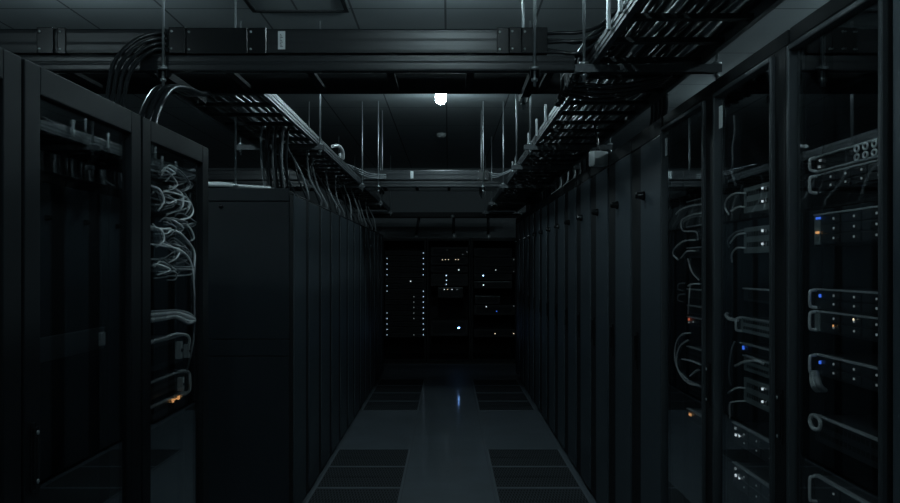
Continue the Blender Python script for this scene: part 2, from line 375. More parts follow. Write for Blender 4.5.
# ------------------------------------------------------------------ equipment
def led(parent, x, z, m, r=0.004, y=-0.003, h=None):
    h = h or r
    return MB().box(x-r, x+r, y-0.002, y+0.004, z-h, z+h).build('indicator_light', m, parent)
def server(loc, rz, w, h, label, group=None, d=0.55, style='drives', bays=(4, 2), handle=True, leds=(), face='face', lip=True, name='rack_server', cat='server', handle_right=True, plate=False):
    """origin: lower left front corner; front faces -y"""
    t = thing(name, label, cat, loc, rz, group)
    box_part('chassis', M['chassis'], t, 0.012, w-0.012, 0.012, d, 0.002, h-0.002, bev=0.0015)
    mb = MB().box(0, w, 0, 0.0125, 0.001, h-0.001, bev=0.002)
    mb.build('faceplate', M[face], t)
    if lip: box_part('top_lip', M['lip'], t, 0.001, w-0.001, -0.005, 0.010, h-0.005, h-0.0005, bev=0.001)
    if lip and style == 'rings': box_part('bottom_lip', M['lip'], t, 0.001, w-0.001, -0.005, 0.010, 0.0005, 0.005, bev=0.001)
    if handle:
        for x in ((0.010, w-0.010) if handle_right else (0.010,)):
            z0, z1 = 0.004, h-0.004
            MB().tube(smooth([(x, 0.004, z0), (x, -0.012, z0+0.002), (x, -0.018, z0+0.008), (x, -0.018, z1-0.008), (x, -0.012, z1-0.002), (x, 0.004, z1)], 4), 0.0042, 8).build('handle', M['handle'], t)
    if style == 'drives':
        nc, nr = bays; x0, x1 = 0.045, w-(0.055 if w < 0.42 else 0.022)
        for i in range(nc):
            for j in range(nr):
                bw, bh = (x1-x0)/nc, (h-0.012)/nr
                a, c = x0+i*bw+0.003, 0.006+j*bh+0.0015
                dcad = box_part('drive_caddy', M['face'], t, a, a+bw-0.006, -0.004, 0.004, c, c+bh-0.003, bev=0.0015)
                MB().box(a+bw*0.62, a+bw*0.62+0.0055, -0.0065, -0.0035, c+bh*0.35, c+bh*0.35+0.0055, bev=0.001).build('drive_dot_glow', M['drive'], dcad)
    elif style == 'ports':
        for j in range(2):
            z = h*(0.24+0.4*j); mb = MB()
            for i in range(14): mb.box(0.03+i*(w-0.11)/14, 0.03+i*(w-0.11)/14+(w-0.11)/20, -0.001, 0.002, z, z+h*0.18)
            mb.build('port_strip', M['inside'], t)
    elif style == 'rings':
        for j in range(2):
            for i in range(4):
                a = [(w*0.57+i*0.040+0.0105*math.cos(k*math.pi/6), -0.006, h*(0.27+0.46*j)+0.0072*math.sin(k*math.pi/6)) for k in range(12)]
                MB().tube(a, 0.0026, 6, closed=True).build('port_ring', M['handle'], t)
    elif style == 'vents':
        mb = MB().box(0.038, w-0.042, -0.0004, 0.002, h*0.2, h*0.8)
        for i in range(16): mb.box(0.04+i*(w-0.08)/16, 0.04+i*(w-0.08)/16+0.012, -0.0012, 0.002, h*0.25, h*0.75)
        mb.build('vent_strip', M['inside'], t)
    if plate: box_part('end_plate', M['switch'], t, 0.001, 0.032, -0.0026, 0.002, 0.004, h-0.004, bev=0.001)
    for q in leds: led(t, *q)
    return t
SXR, SXL = 0.963, -0.950
def right_server(y_far, z0, z1, w, label, **k): return server((SXR, y_far, z0), RZ_R, w, z1-z0, label, **k)
def left_server(y_near, z0, z1, w, label, **k): return server((SXL, y_near, z0), RZ_L, w, z1-z0, label, **k)
GA = 'servers behind the nearest right glass door'
YA = 2.170
right_server(YA, 1.733, 1.777, 0.410, 'topmost rack unit with round ports behind nearest right glass door', group=GA, style='rings', leds=((0.03, 0.014, M['dim'], 0.003), (0.035, 0.03, M['dim'], 0.003)))
right_server(YA, 1.676, 1.729, 0.410, 'rack server with bright end handle just below the round-port unit', group=GA, bays=(4, 2))
right_server(YA, 1.541, 1.626, 0.410, 'rack server with blue and orange light at its left end', group=GA, bays=(3, 3), handle=False, plate=True,
             leds=((0.018, 0.073, M['blue'], 0.003), (0.030, 0.073, M['blue'], 0.0028), (0.022, 0.036, M['orange'], 0.009, -0.003, 0.003)))
a = right_server(YA, 1.377, 1.432, 0.410, 'upper of two stacked servers, blue light beside its handle', group=GA, bays=(3, 2), leds=((0.034, 0.036, M['blue'], 0.0021, -0.003, 0.0042),))
right_server(YA, 1.318, 1.375, 0.410, 'lower of two stacked servers, small orange light on a drive', group=GA, bays=(3, 2), plate=True, leds=((0.112, 0.022, M['orange'], 0.0035), (0.215, 0.045, M['warm'], 0.003)))
right_server(YA, 1.205, 1.262, 0.410, 'rack server with white cable bundle hanging under its handle', group=GA, bays=(3, 2), leds=((0.034, 0.036, M['blue'], 0.0021, -0.003, 0.004),))
right_server(YA, 1.032, 1.102, 0.410, 'rack unit with curled cable at left and square sockets', group=GA, style='ports', handle=False, leds=((0.352, -0.004, M['warm'], 0.006),))
right_server(YA, 0.87, 0.945, 0.410, 'lowest visible server behind nearest right glass door', group=GA, bays=(3, 2))
GB = 'equipment behind the second right glass door'
YB = 2.695
def pair(z0, z1, lab):
    h = z1-z0
    right_server(YB, z0, z1, 0.395, lab, group=GB, style='ports', handle=False, face='switch', name='network_switch', cat='network switch', lip=False,
                 leds=((0.168, h*0.80, M['white'], 0.0035), (0.168, h*0.33, M['white'], 0.0035)))
pair(1.66, 1.745, 'upper grey switch with two white lights behind second right glass door')
pair(1.53, 1.615, 'second grey switch with two white lights, under the upper one')
right_server(YB, 1.375, 1.42, 0.395, 'plain dark unit with bright lower lip below the grey switches', group=GB, style='vents', handle=False)
right_server(YB+0.03, 1.272, 1.325, 0.395, 'flat grey rack unit with one small handle at its left end', group=GB, style='ports', face='switch', handle_right=False)
right_server(YB+0.03, 1.208, 1.24, 0.395, 'thin rack unit with a blue light at its left end', group=GB, style='vents', handle=False, leds=((0.035, 0.016, M['blue'], 0.006),))
right_server(YB, 1.15, 1.202, 0.395, 'grey rack unit with bright arched cable across its face', group=GB, style='ports', face='switch', handle=False)
pair(1.048, 1.13, 'lowest grey switch with two white lights behind second right glass door')
right_server(YB+0.1, 0.895, 0.965, 0.495, 'dark rack server with three small white lights above the lowest one', group=GB, bays=(4, 2), handle=False, leds=((0.030, 0.052, M['dim'], 0.004), (0.033, 0.030, M['white'], 0.004), (0.07, 0.034, M['white'], 0.004)))
right_server(YB+0.1, 0.75, 0.83, 0.495, 'lowest dark rack server with three small white lights', group=GB, bays=(4, 2), handle=False, leds=((0.030, 0.062, M['dim'], 0.004), (0.033, 0.040, M['white'], 0.004), (0.07, 0.040, M['white'], 0.004)))
GC = 'equipment behind the third right glass door'
YC = 3.33
for z0, z1, lab, st in ((1.70, 1.75, 'topmost rack unit among cable loops behind third right glass door', 'ports'), (1.60, 1.65, 'second rack unit from the top behind third right glass door', 'ports'),
                        (1.52, 1.565, 'third rack unit from the top behind third right glass door', 'ports'), (1.36, 1.40, 'rack unit with rounded cable clips behind third right glass door', 'vents'),
                        (1.30, 1.335, 'thin dark unit beneath the one with cable clips', 'vents'), (1.255, 1.29, 'rack unit with red light behind third right glass door', 'vents'),
                        (1.12, 1.17, 'rack unit over the long cable loops behind third right glass door', 'ports'), (0.98, 1.03, 'rack unit under the long cable loops behind third right glass door', 'ports'),
                        (0.87, 0.92, 'lowest rack unit with amber lights behind third right glass door', 'vents')):
    ld = ()
    if 'red light' in lab: ld = ((0.03, 0.022, M['red'], 0.005), (0.03, 0.010, M['dim'], 0.003), (0.09, 0.016, M['dim'], 0.003))
    if 'amber' in lab: ld = ((0.04, 0.03, M['orange'], 0.005), (0.055, 0.03, M['orange'], 0.005))
    right_server(YC, z0, z1, 0.42, lab, group=GC, style=st, handle=False, leds=ld)
# left glass cabinets
GL = 'equipment behind the cable-filled left glass door'
YL = 2.515
for z0, z1, lab in ((1.755, 1.80, 'topmost patch panel in the tangled left cabinet'), (1.665, 1.71, 'second patch panel in the tangled left cabinet'), (1.565, 1.61, 'third patch panel in the tangled left cabinet'), (1.47, 1.515, 'fourth patch panel in the tangled left cabinet')):
    left_server(YL, z0, z1, 0.46, lab, group=GL, style='ports', handle=False, name='patch_bay', cat='patch panel')
left_server(YL, 1.15, 1.245, 0.44, 'boxy rack unit with pale connector block under the thick cable bundle', group=GL, style='vents', handle=False)
left_server(YL, 1.06, 1.12, 0.46, 'rack unit with looped cable at its end above the orange light', group=GL, style='ports', handle=False)
left_server(YL, 0.965, 1.04, 0.46, 'lowest rack unit with orange lights in the tangled left cabinet', group=GL, style='ports', handle=False, leds=((0.325, 0.062, M['orange'], 0.006), (0.385, 0.064, M['orange'], 0.007), (0.352, 0.063, M['orange'], 0.02, -0.003, 0.0015)))
t = thing('shelf_tray', 'dark pull-out shelf alone inside second left glass cabinet', 'shelf', (SXL, 1.83, 1.265), RZ_L)
box_part('shelf', M['chassis'], t, 0.0, 0.44, 0.0, 0.5, 0, 0.012, bev=0.002)
box_part('front_lip', M['face'], t, 0.0, 0.44, -0.004, 0.0, 0.0, 0.055, bev=0.002)
box_part('edge_strip', M['chassis'], t, 0.0, 0.44, -0.006, 0.0, 0.0552, 0.058)
box_part('latch', M['cabled'], t, 0.40, 0.43, -0.012, -0.004, 0.008, 0.045, bev=0.003)

# end cabinet equipment (pixel rows of the photograph turned to heights on the plane y = EY)
def eh(py): return CAMZ+(VY-py)*EY/FPX
def ex(px): return (px-VX)*EY/FPX
for k in range(16):
    yc = 253.0+5.45*k; z = eh(yc); h = 0.074; x0 = ex(385); w = ex(424.8)-x0
    L = []
    if k in (1, 2, 3, 4, 6, 7, 11, 12, 13, 14, 15): L.append((ex(387.2)-x0, h/2, M['cool'], 0.0044))
    if k in (0, 1, 2, 3, 4) or k >= 7: L.append((ex(423.4)-x0, h/2, M['cool'] if k != 5 else M['white'], 0.0048))
    if k == 5: L.append((ex(410.7)-x0, h*0.3, M['white'], 0.008))
    if k in (8, 9, 10, 11, 12, 15): L.append((ex(413.9)-x0, h/2, M['dim'], 0.006))
    server((x0, EY-0.02, z-h/2), 0, w, h, 'identical dark server in the light-column cabinet at aisle end, %s from top' % NTH[k], 'servers in the end cabinet with light columns', style='vents', handle=False, leds=L, lip=False, face='endface')
def end_unit(px0, px1, py0, py1, lab, grp, L=(), style='vents', face='endface', lip=False):
    x0, z0 = ex(px0), eh(py1); w, h = ex(px1)-x0, eh(py0)-z0
    server((x0, EY-0.02, z0), 0, w, h, lab, grp, style=style, handle=False, face=face, lip=lip, leds=[(ex(a)-x0, eh(b)-z0, M[m], r*0.78) for a, b, m, r in L])
G1, G2 = 'units in the middle end cabinet', 'units in the right end cabinet'
end_unit(431, 468, 247, 256, 'topmost dark unit in the middle end cabinet', G1, [(462.8, 254.5, 'dim', .006), (470-3, 252, 'dim', .006), (447, 250, 'dim', .004)])
end_unit(431, 468, 256.5, 265, 'unit with row of warm dots in the middle end cabinet', G1, [(442.4, 259.6, 'warm', .006), (445.5, 259.6, 'warm', .006), (448.5, 259.6, 'warm', .006), (455.6, 259.6, 'warm', .006), (458.3, 259.6, 'warm', .006)])
end_unit(431, 468, 266, 272.5, 'unit with one bright white dot in the middle end cabinet', G1, [(458.8, 270, 'white', .011)])
end_unit(431, 468, 273.5, 286, 'unit with three stacked pale dots in the middle end cabinet', G1, [(446.3, 275.5, 'cool', .010), (446.5, 280.3, 'cool', .008), (446.3, 284.3, 'cool', .007)], style='ports')
end_unit(438, 463, 287.5, 298, 'shallow box with pale outline in the middle end cabinet', G1, [(444.3, 289.4, 'white', .008), (447.6, 289.4, 'warm', .005), (452, 289.4, 'white', .008), (457, 289.4, 'dim', .007)], style='none', face='endface', lip=True)
end_unit(431, 468, 320, 336, 'low unit with strong blue-white light in the middle end cabinet', G1, [(458.6, 327.8, 'strong', .010)])
end_unit(474, 512, 248, 257, 'topmost dark unit in the right end cabinet', G2)
end_unit(474, 514.8, 257.5, 266, 'second unit in the right end cabinet, tiny light at right edge', G2, [(513.6, 259.6, 'dim', .007)])
end_unit(474, 514.8, 266.5, 273, 'third unit in the right end cabinet, one white dot', G2, [(495.6, 270, 'white', .008), (513.6, 271.5, 'dim', .005)])
end_unit(474, 512, 273.5, 280, 'fourth unit in the right end cabinet, brightest white dot', G2, [(483.2, 275.5, 'bright', .009)])
end_unit(474, 512, 281.5, 288.5, 'fifth unit in the right end cabinet, wide white dot', G2, [(483.4, 285, 'white', .012)], lip=True)
end_unit(475, 500, 296, 304, 'pale edged small unit in the right end cabinet', G2, style='vents', face='endface', lip=True)
end_unit(474, 514.8, 304.8, 315, 'unit with a blue dot in the right end cabinet', G2, [(486.2, 306.6, 'white', .009), (496.5, 311.2, 'blue', .009), (513.6, 306, 'dim', .007)])
end_unit(474, 514.8, 329, 337, 'lowest unit in the right end cabinet, two warm dots', G2, [(495, 333.5, 'warm', .008), (513.6, 333.5, 'warm', .007)])

# ------------------------------------------------------------------ overhead ladder trays
TZ = 2.303
def ladder_tray(x0, x1, y0, y1, label, posts=()):
    t = thing('ladder_tray', label, 'cable tray', (0, 0, 0), 0, 'ladder trays over the cabinet rows')
    for x, s in ((x0, 1), (x1, -1)):
        a, b = x, x+s*0.022
        prof = [(a, TZ), (b, TZ), (b, TZ+0.006), (a+s*0.006, TZ+0.010), (a+s*0.006, TZ+0.050), (b, TZ+0.054), (b, TZ+0.06), (a, TZ+0.06), (a, TZ+0.048), (a-s*0.003, TZ+0.045), (a-s*0.003, TZ+0.036), (a, TZ+0.033), (a, TZ+0.026), (a-s*0.003, TZ+0.023), (a-s*0.003, TZ+0.014), (a, TZ+0.011)]
        MB().prism(prof, 'y', y0, y1).build('side_rail', M['rail'], t)
    y = y0+0.12
    while y < y1-0.05:
        box_part('rung', M['rung'], t, x0+0.012, x1-0.012, y-0.017, y+0.017, TZ+0.012, TZ+0.030); y += 0.29
    for (x, y, h) in posts:
        MB().box(x-0.007, x+0.007, y-0.010, y+0.010, TZ+0.02, TZ+0.06+h, bev=0.003).build('guide_post', M['steel'], t)
    return t
TL0, TL1, TR0, TR1 = -1.32, -0.875, 0.578, 1.03
ladder_tray(TL0, TL1, 3.86, 12.4, 'long dark ladder tray hung above the left cabinets')
ladder_tray(TR0, TR1, 2.36, 12.4, 'long ladder tray crammed with black cables above the right cabinets',
            posts=[(TR0-0.012, y, h) for y, h in ((2.72, 0.10), (2.92, 0.12), (4.82, 0.07), (5.3, 0.07), (5.85, 0.07), (6.95, 0.05), (7.3, 0.05))])
def strut_bar(mb, axis, a0, a1, b0, b1, z0, z1):
    """open-bottom channel"""
    th = 0.004
    pr = [(b0, z0), (b0+th, z0), (b0+th, z1-th), (b1-th, z1-th), (b1-th, z0), (b1, z0), (b1, z1), (b0, z1)]
    mb.prism(pr, axis, a0, a1)
def trapeze(rods, bar, label, axis='x', bm='bar'):
    """two threaded rods from the ceiling carrying a channel bar; rods: (x, y) pairs; bar: (a0, a1, b0, b1, z0, z1)"""
    t = thing('trapeze_hanger', label, 'hanger', (0, 0, 0), 0, 'hangers of the overhead trays')
    mb = MB(); strut_bar(mb, axis, *bar); mb.build('channel_bar', M[bm], t)
    for x, y in rods:
        r = MB().tube([(x, y, bar[4]-0.035), (x, y, CEIL)], 0.0062, 8).build('rod', M['steel'], t)
        MB().lathe([(0.0005, -0.006), (0.013, -0.006), (0.013, 0.006), (0.0005, 0.006)], (x, y, bar[4]-0.008), seg=6).build('nut', M['steel'], r)
        MB().lathe([(0.0005, -0.002), (0.019, -0.002), (0.019, 0.010), (0.0005, 0.010)], (x, y, bar[5]+0.002), seg=12).build('washer', M['steel'], r)
BZ0, BZ1 = 2.270, 2.302
for i, y in enumerate((5.55, 8.26, 10.5, 12.3)):
    trapeze([(-1.395, y), (-0.862, y)], (-1.43, -0.838, y-0.02, y+0.02, BZ0, BZ1), '%s trapeze hanger from the camera under the left ladder tray' % NTH[i])
for i, y in enumerate((3.34, 5.55, 6.67, 8.26, 10.5, 12.3)):
    trapeze([(0.548, y), (1.085, y)], (0.508, 1.10, y-0.02, y+0.02, BZ0, BZ1), '%s trapeze hanger from the camera under the right ladder tray' % NTH[i])

# ------------------------------------------------------------------ trunking across the aisle
def trunking(y0, x0, x1, label, couplers, stick, big=True):
    y1 = y0+0.45
    t = thing('cross_trunking', label, 'trunking', (0, 0, 0), 0, 'overhead trunking across the aisle')
    def ridged(za, zb, d=0.0010):
        n = 2; st = (zb-za)/n; pr = []
        for i in range(n):
            z = za+i*st; pr += [(y0, z+0.0005), (y0-d, z+st*0.25), (y0-d, z+st*0.70), (y0, z+st*0.95)]
        return pr
    a = [(y0+0.035, 2.278)] + ridged(2.280, 2.343) + [(y0+0.035, 2.345)]
    MB().prism(a, 'x', x0, x1+0.04).build('lower_rail', M['duct'], t)
    a = [(y0+0.11, 2.351)] + ridged(2.352, 2.446) + [(y0+0.002, 2.449), (y0+0.11, 2.449)]
    MB().prism(a, 'x', x0, x1-0.07).build('busbar_housing', M['duct'], t)
    box_part('back_rail', M['inside'], t, x0, x1+0.04, y1-0.022, y1, 2.278, 2.37, bev=0.003)
    x = x0+0.2
    while x < x1: box_part('rung', M['inside'], t, x-0.015, x+0.015, y0+0.035, y1-0.022, 2.284, 2.300); x += 0.33
    for a, b, e in couplers:
        o = box_part('coupler', M['knob'], t, a, b, y0-e, y0+0.115, 2.347, 2.453, bev=0.003)
        for z in (2.365, 2.435): MB().lathe([(0.0005, 0.001), (0.005, 0.001), (0.005, -0.003), (0.0005, -0.003)], (a+0.012, y0-e, z), axis='y', seg=8).build('screw', M['steel'], o)
    if stick:
        s = box_part('sticker', M['sticker'], t, stick-0.0145, stick+0.0145, y0-0.0055, y0-0.0038, 2.365, 2.438); s['label'] = 'white printed sticker'
        mb = MB()
        for k in range(9): mb.box(stick-0.006, stick+0.005-0.003*(k % 3), y0-0.0062, y0-0.0053, 2.374+k*0.0062, 2.3765+k*0.0062)
        mb.build('print', M['ink'], s)
    return t
trunking(3.34, -2.75, 0.47, 'black busbar trunking crossing the aisle nearest the camera',
         [(-1.66, -1.592, 0.012), (-1.58, -1.545, 0.006), (-1.128, -1.062, 0.014), (-1.06, -0.812, 0.004), (-0.81, -0.735, 0.007), (0.195, 0.245, 0.006), (0.245, 0.295, 0.014), (0.296, 0.400, 0.011)], -0.674)
trunking(8.26, -2.75, -1.44, 'far trunking piece beyond the left ladder tray', [(-1.66, -1.592, 0.012)], None)
trunking(8.26, -0.855, 0.47, 'black busbar trunking crossing the far part of the aisle',
         [(0.285, 0.345, 0.008), (0.36, 0.40, 0.014)], -0.365)
t = thing('cross_trunking', 'plain black trunking over the cabinets at the aisle end', 'trunking', (0, 0, 0), 0, 'overhead trunking across the aisle')
box_part('lower_rail', M['inside'], t, -1.35, 1.15, 12.42, 12.46, 2.225, 2.30, bev=0.003)
box_part('back_rail', M['inside'], t, -1.35, 1.15, 12.83, 12.86, 2.235, 2.30, bev=0.003)
for k in range(8): box_part('rung', M['rung'], t, -1.2+k*0.31, -1.17+k*0.31, 12.46, 12.83, 2.245, 2.262)
MB().lathe([(0.0005, 0), (0.028, 0), (0.024, -0.02), (0.0005, -0.022)], (0.06, 12.42, 2.235), axis='y', seg=12).build('bolt', M['steel'], t)
for i, (yy, nm) in enumerate(((3.34, 'near'), (8.26, 'far'))):
    for x, sd in ((-1.146 if nm == 'near' else -0.70, 'left'), (0.346, 'right')):
        trapeze([(x, yy-0.022)] if (nm, sd) == ('near', 'left') else [(x, yy-0.022), (x, yy+0.48)], (yy-0.04, yy+0.50, x-0.02, x+0.02, 2.246, 2.2775), 'hanger under the %s end of the %s trunking' % (sd, nm), axis='y', bm='inside')
# thin lone rod beside the left tray, holding a strap over the side-on cabinet
t = thing('threaded_rod', 'thin lone rod dropping from ceiling behind the near left cabinets', 'rod', (-1.19, 4.62, 0))
MB().tube([(0, 0, 1.93), (0, 0, CEIL)], 0.0055, 8).build('shaft', M['steel'], t)
MB().lathe([(0.0005, -0.008), (0.014, -0.008), (0.014, 0.008), (0.0005, 0.008)], (0, 0, 1.94), seg=6).build('nut', M['steel'], t)
# thin dark rods above the near trunking
# ------------------------------------------------------------------ cables in the trays
GR, GT = 'black power cables lying in the right ladder tray', 'black power cables lying in the left ladder tray'
def run(x0, x1, y0, y1, n, grp, lab, rr, zb):
    ph = rng.uniform(0, 6); lane = (x1-x0)/n
    for i in range(n):
        r = rng.uniform(*rr); xa = x0+lane*(i+0.5); pts = []; y = y0+rng.uniform(0, 0.12)
        j = max(0.0, lane/2-r-0.0012)
        while y < y1:
            pts.append((xa+rng.uniform(-j, j), y, zb+r+0.001+0.004*(1+math.sin(3.1*y+ph))+rng.uniform(0, 0.002))); y += 0.24
        cable('power_cable', pts, r, M['cable'] if i % 5 != 3 else M['cabled'], lab if i % 5 != 3 else lab.replace('glossy black', 'dark grey'), grp if i % 5 != 3 else grp.replace('black', 'dark grey'), seg=7, n=4)  # greyer jackets put glints on the black cables into colour
run(TR0+0.026, TR1-0.026, 2.40, 12.2, 10, GR, 'glossy black power cable lying along the bottom of the right ladder tray', (0.010, 0.0135), TZ+0.031)
run(TR0+0.04, TR1-0.024, 2.40, 12.2, 6, 'black power cables stacked in the right ladder tray', 'glossy black power cable stacked on others in the right ladder tray', (0.011, 0.016), TZ+0.068)
run(TR0+0.16, TR1-0.024, 2.40, 12.2, 3, 'thick black cables heaped in the right ladder tray', 'thick glossy black cable heaped over others in the right ladder tray', (0.017, 0.022), TZ+0.112)
run(TL0+0.026, TL1-0.026, 4.0, 12.2, 9, GT, 'glossy black power cable lying along the left ladder tray', (0.009, 0.015), TZ+0.030)
run(TL0+0.03, TL1-0.19, 4.0, 12.2, 5, 'black cables stacked in the left ladder tray', 'glossy black power cable stacked on others in the left ladder tray', (0.011, 0.016), TZ+0.070)
# cables leaving the right end of the near trunking and bending into the right tray
for i in range(5):
    z = 2.362+0.019*i; yo = 3.372+0.02*(i % 2); k = (0.0, -0.012, 0.006, -0.004, 0.004)[i]
    cable('power_cable', [(0.385, yo, z), (0.46, yo, z+k), (0.53, yo-0.012, z-0.006+2*k), (0.60, yo-0.06, max(z+0.012, 2.385+0.004*i)), (0.67, yo-0.16, z+0.05), (0.72+0.022*i, yo-0.36, 2.452+0.01*i), (0.74+0.024*i, yo-0.78, 2.462+0.008*i)],
          0.0080, M['cable'], 'black cable leaving the right end of the near trunking', 'cables at the right end of the near trunking', n=7)
for i in range(4):   # loops that sag just under the tray behind its first bar
    y = 3.47+0.06*i
    cable('power_cable', [(0.525, y+0.05, 2.262), (0.58, y+0.03, 2.258-0.005*i), (0.66, y+0.02, 2.252-0.008*i), (0.77, y, 2.254-0.006*i), (0.86, y-0.02, 2.268), (0.93, y-0.03, 2.288)],
          0.0095, M['cable'], 'black cable sagging below the right ladder tray by the near trunking', 'sagging cables by the near trunking', n=7)
# cables from the near trunking curving down onto the left glass cabinets
for i in range(4):
    o = 0.021*i; q = 0.021*i
    cable('power_cable', [(-1.135, 3.322-0.0*i, 2.425-q), (-1.175, 3.318, 2.424-q), (-1.245+0.5*o, 3.28, 2.385-q), (-1.295+o, 3.20, 2.28-0.6*q), (-1.262+o, 3.06, 2.13), (-1.225+o, 2.92, LH+0.004)],
          0.0085, M['cable'], 'black cable arching from near trunking down to the tangled left cabinet', 'cables arching to the left cabinet', n=8)
for i in range(3):
    o = 0.027*i
    cable('power_cable', [(-1.075-o, 3.70, 2.262), (-1.08-o, 3.58, 2.238), (-1.09-o, 3.42, 2.228), (-1.105-o, 3.28, 2.19), (-1.11-o, 3.15, 2.08), (-1.10-o, 3.04, LH+0.006)],
          0.0125, M['cable'], 'thick black cable falling from left tray start to the tangled cabinet', 'thick cables at the left tray start', n=7)
# bundles dropping from the left tray to the cabinet tops
def drop(xa, ya, xb, yb, r, m, lab, grp, zt=TZ+0.05, bow=0.05):
    cable('drop_cable', [(xa+0.04, ya+0.18, zt), (xa+0.01, ya+0.05, zt-0.005), (xa, ya, TZ-0.03), ((xa+xb)/2-bow*0.3, (ya+yb)/2-bow, (TZ+LH)/2), (xb, yb-0.02, LH+0.05), (xb, yb+0.01, LH+0.004)], r, m, lab, grp, n=6)
for i in range(8):
    drop(-1.10+0.021*i, 4.86+0.035*(i % 2), -1.10+0.019*i, 4.95+0.035*(i % 2), rng.uniform(0.007, 0.0092), M['cable'] if i % 3 else M['cabled'],  # every third jacket greyer, its sheen put into the colour
         'thick cable in the bundle dropping onto the side-on left cabinet', 'bundle dropping onto the side-on cabinet', bow=0.02)
for k in range(1, 12):
    for j in range(2):
        yb = 4.74+0.525*k+0.14+0.2*j+rng.uniform(-0.04, 0.04); xb = -1.0+0.03*j+rng.uniform(-0.02, 0.03)
        drop(xb-0.07+rng.uniform(-0.05, 0.03), yb-rng.uniform(0.05, 0.2), xb, yb, rng.uniform(0.006, 0.009), M['cabled'] if j == 1 else M['cable'],
             'thin cable looping from left tray onto the %s cabinet behind the side-on one' % NTH[k-1], 'cables looping onto the left cabinets', zt=TZ+0.04, bow=rng.uniform(-0.08, 0.08))
for i, (px, py0, py1) in enumerate(((415.5, 218, 238), (453.5, 218, 236), (488, 218, 237))):
    b = at_depth(px, py1, 12.75); a = at_depth(px+(4 if i == 0 else 0.3), py0-3, 12.65)
    t = thing('drop_bracket', ('slanted', 'middle', 'upright')[i]+' black strut with shiny tip above the end cabinets', 'bracket', (0, 0, 0), 0, 'struts over the end cabinets')
    MB().tube([a, (a+b)/2, b], 0.022, 8).build('strut', M['black'], t)
    bb = MB().lathe([(0.0005, -0.04), (0.024, -0.04), (0.03, -0.02), (0.03, 0.02), (0.02, 0.04), (0.0005, 0.04)], b+Vector((0.01, -0.02, 0.0)), seg=12).build('foot', M['steel'], t)
    bb['label'] = 'shiny metal foot'
# grey tubes lying on top of the side-on left cabinet
for i in range(3):
    cable('conduit_tube', [(-1.72, 4.86+0.035*i, LH+0.014+0.012*(i == 1)), (-1.4, 4.87+0.035*i, LH+0.03+0.008*i), (-1.2, 4.86+0.03*i, LH+0.02), (-1.06, 4.93+0.03*i, LH+0.016)], 0.011, M['cableg'],
          'light grey tube lying across the side-on left cabinet top', 'grey tubes on the side-on cabinet', cat='tube')
# white cable lump at the left tray rail, thin wires to the far trunking
cable('white_cable', [(-0.885, 6.3, TZ+0.10), (-0.86, 6.45, TZ+0.125), (-0.85, 6.62, TZ+0.11), (-0.862, 6.72, TZ+0.06), (-0.89, 6.74, TZ+0.10)], 0.014, M['cableg'], 'pale cable loop folded over the left tray rail')
for i in range(3):
    cable('thin_wire', [(-0.91, 7.4+0.1*i, TZ+0.10), (-0.85, 7.75+0.06*i, TZ+0.10-0.014*i), (-0.77, 8.15, 2.40-0.018*i), (-0.62, 8.225, 2.40-0.018*i)], 0.005, M['cabled'], 'thin grey wire from left tray to the far trunking', 'wires at the left end of the far trunking')
    cable('thin_wire', [(0.405, 8.29, 2.425-0.018*i), (0.47, 8.28, 2.415-0.018*i), (0.53, 8.20-0.05*i, 2.41-0.014*i), (0.61, 7.9-0.06*i, TZ+0.09+0.012*(2-i))], 0.005, M['cabled'], 'thin grey wire from right tray to the far trunking', 'wires at the right end of the far trunking')
# grey box hanging by its cable in front of the right cabinet headers
t = thing('junction_box', 'light grey junction box hanging by cable from the right ladder tray', 'box', (0.862, 4.76, 2.065), R(24))
MB().box(-0.045, 0.045, -0.03, 0.03, 0, 0.085, bev=0.004).build('body', M['sticker'], t)
MB().box(-0.047, 0.047, -0.034, -0.028, 0.004, 0.081, bev=0.003).build('lid', M['sticker'], t)
MB().lathe([(0.0005, 0.083), (0.012, 0.083), (0.012, 0.10), (0.0005, 0.10)], (0, 0, 0), seg=10).build('gland', M['inside'], t)
MB().tube(smooth([(0, 0, 0.095), (0.004, 0.01, 0.15), (-0.004, 0.02, 0.205), (-0.02, 0.02, 0.262)], 5), 0.006, 8).build('lead', M['cable'], t)
y = 5.86; i = 0
for yy in (4.10, 4.17, 4.26, 4.33):
    cable('drop_cable', [(0.97, yy-0.10, TZ+0.17), (1.046, yy-0.07, TZ+0.12), (1.068, yy-0.03, TZ-0.01), (1.07, yy, 2.235), (1.06, yy+0.01, RH+0.004)], 0.017, M['cable'], 'thick cable dropping behind the first right tray hanger', 'drops behind the first right tray hanger', n=5)
while y < 11.3:
    if not (6.02 < y < 6.12 or 6.58 < y < 6.68 or any(abs(y-0.02-q) < 0.05 for q in (6.9, 7.32, 7.74))):
        sl = rng.uniform(-0.012, 0.012)
        cable('drop_cable', [(0.97, y-0.06+sl, TZ+0.17), (1.046, y-0.03+sl, TZ+0.12), (1.068, y+sl, TZ-0.01), (1.07, y, 2.235), (1.06, y+0.01, RH+0.004)], rng.uniform(0.014, 0.022), M['cable'] if i % 4 else M['cabled'],
              'thick cable dropping from the right tray onto the tall cabinets', 'drops from the right tray to the tall cabinets', n=5)
    y += rng.uniform(0.056, 0.09); i += 1
for i in range(3):
    y = 6.9+0.42*i
    cable('pale_drop_cable', [(0.93, y-0.01, TZ+0.16), (1.045, y-0.005, TZ+0.13), (1.058, y, 2.285), (1.035, y+0.01, 2.215), (0.965, y+0.03, RH+0.008)], 0.006, M['cableg'], 'thin pale cable dropping from right tray to the cabinet tops', 'thin pale drops on the right')
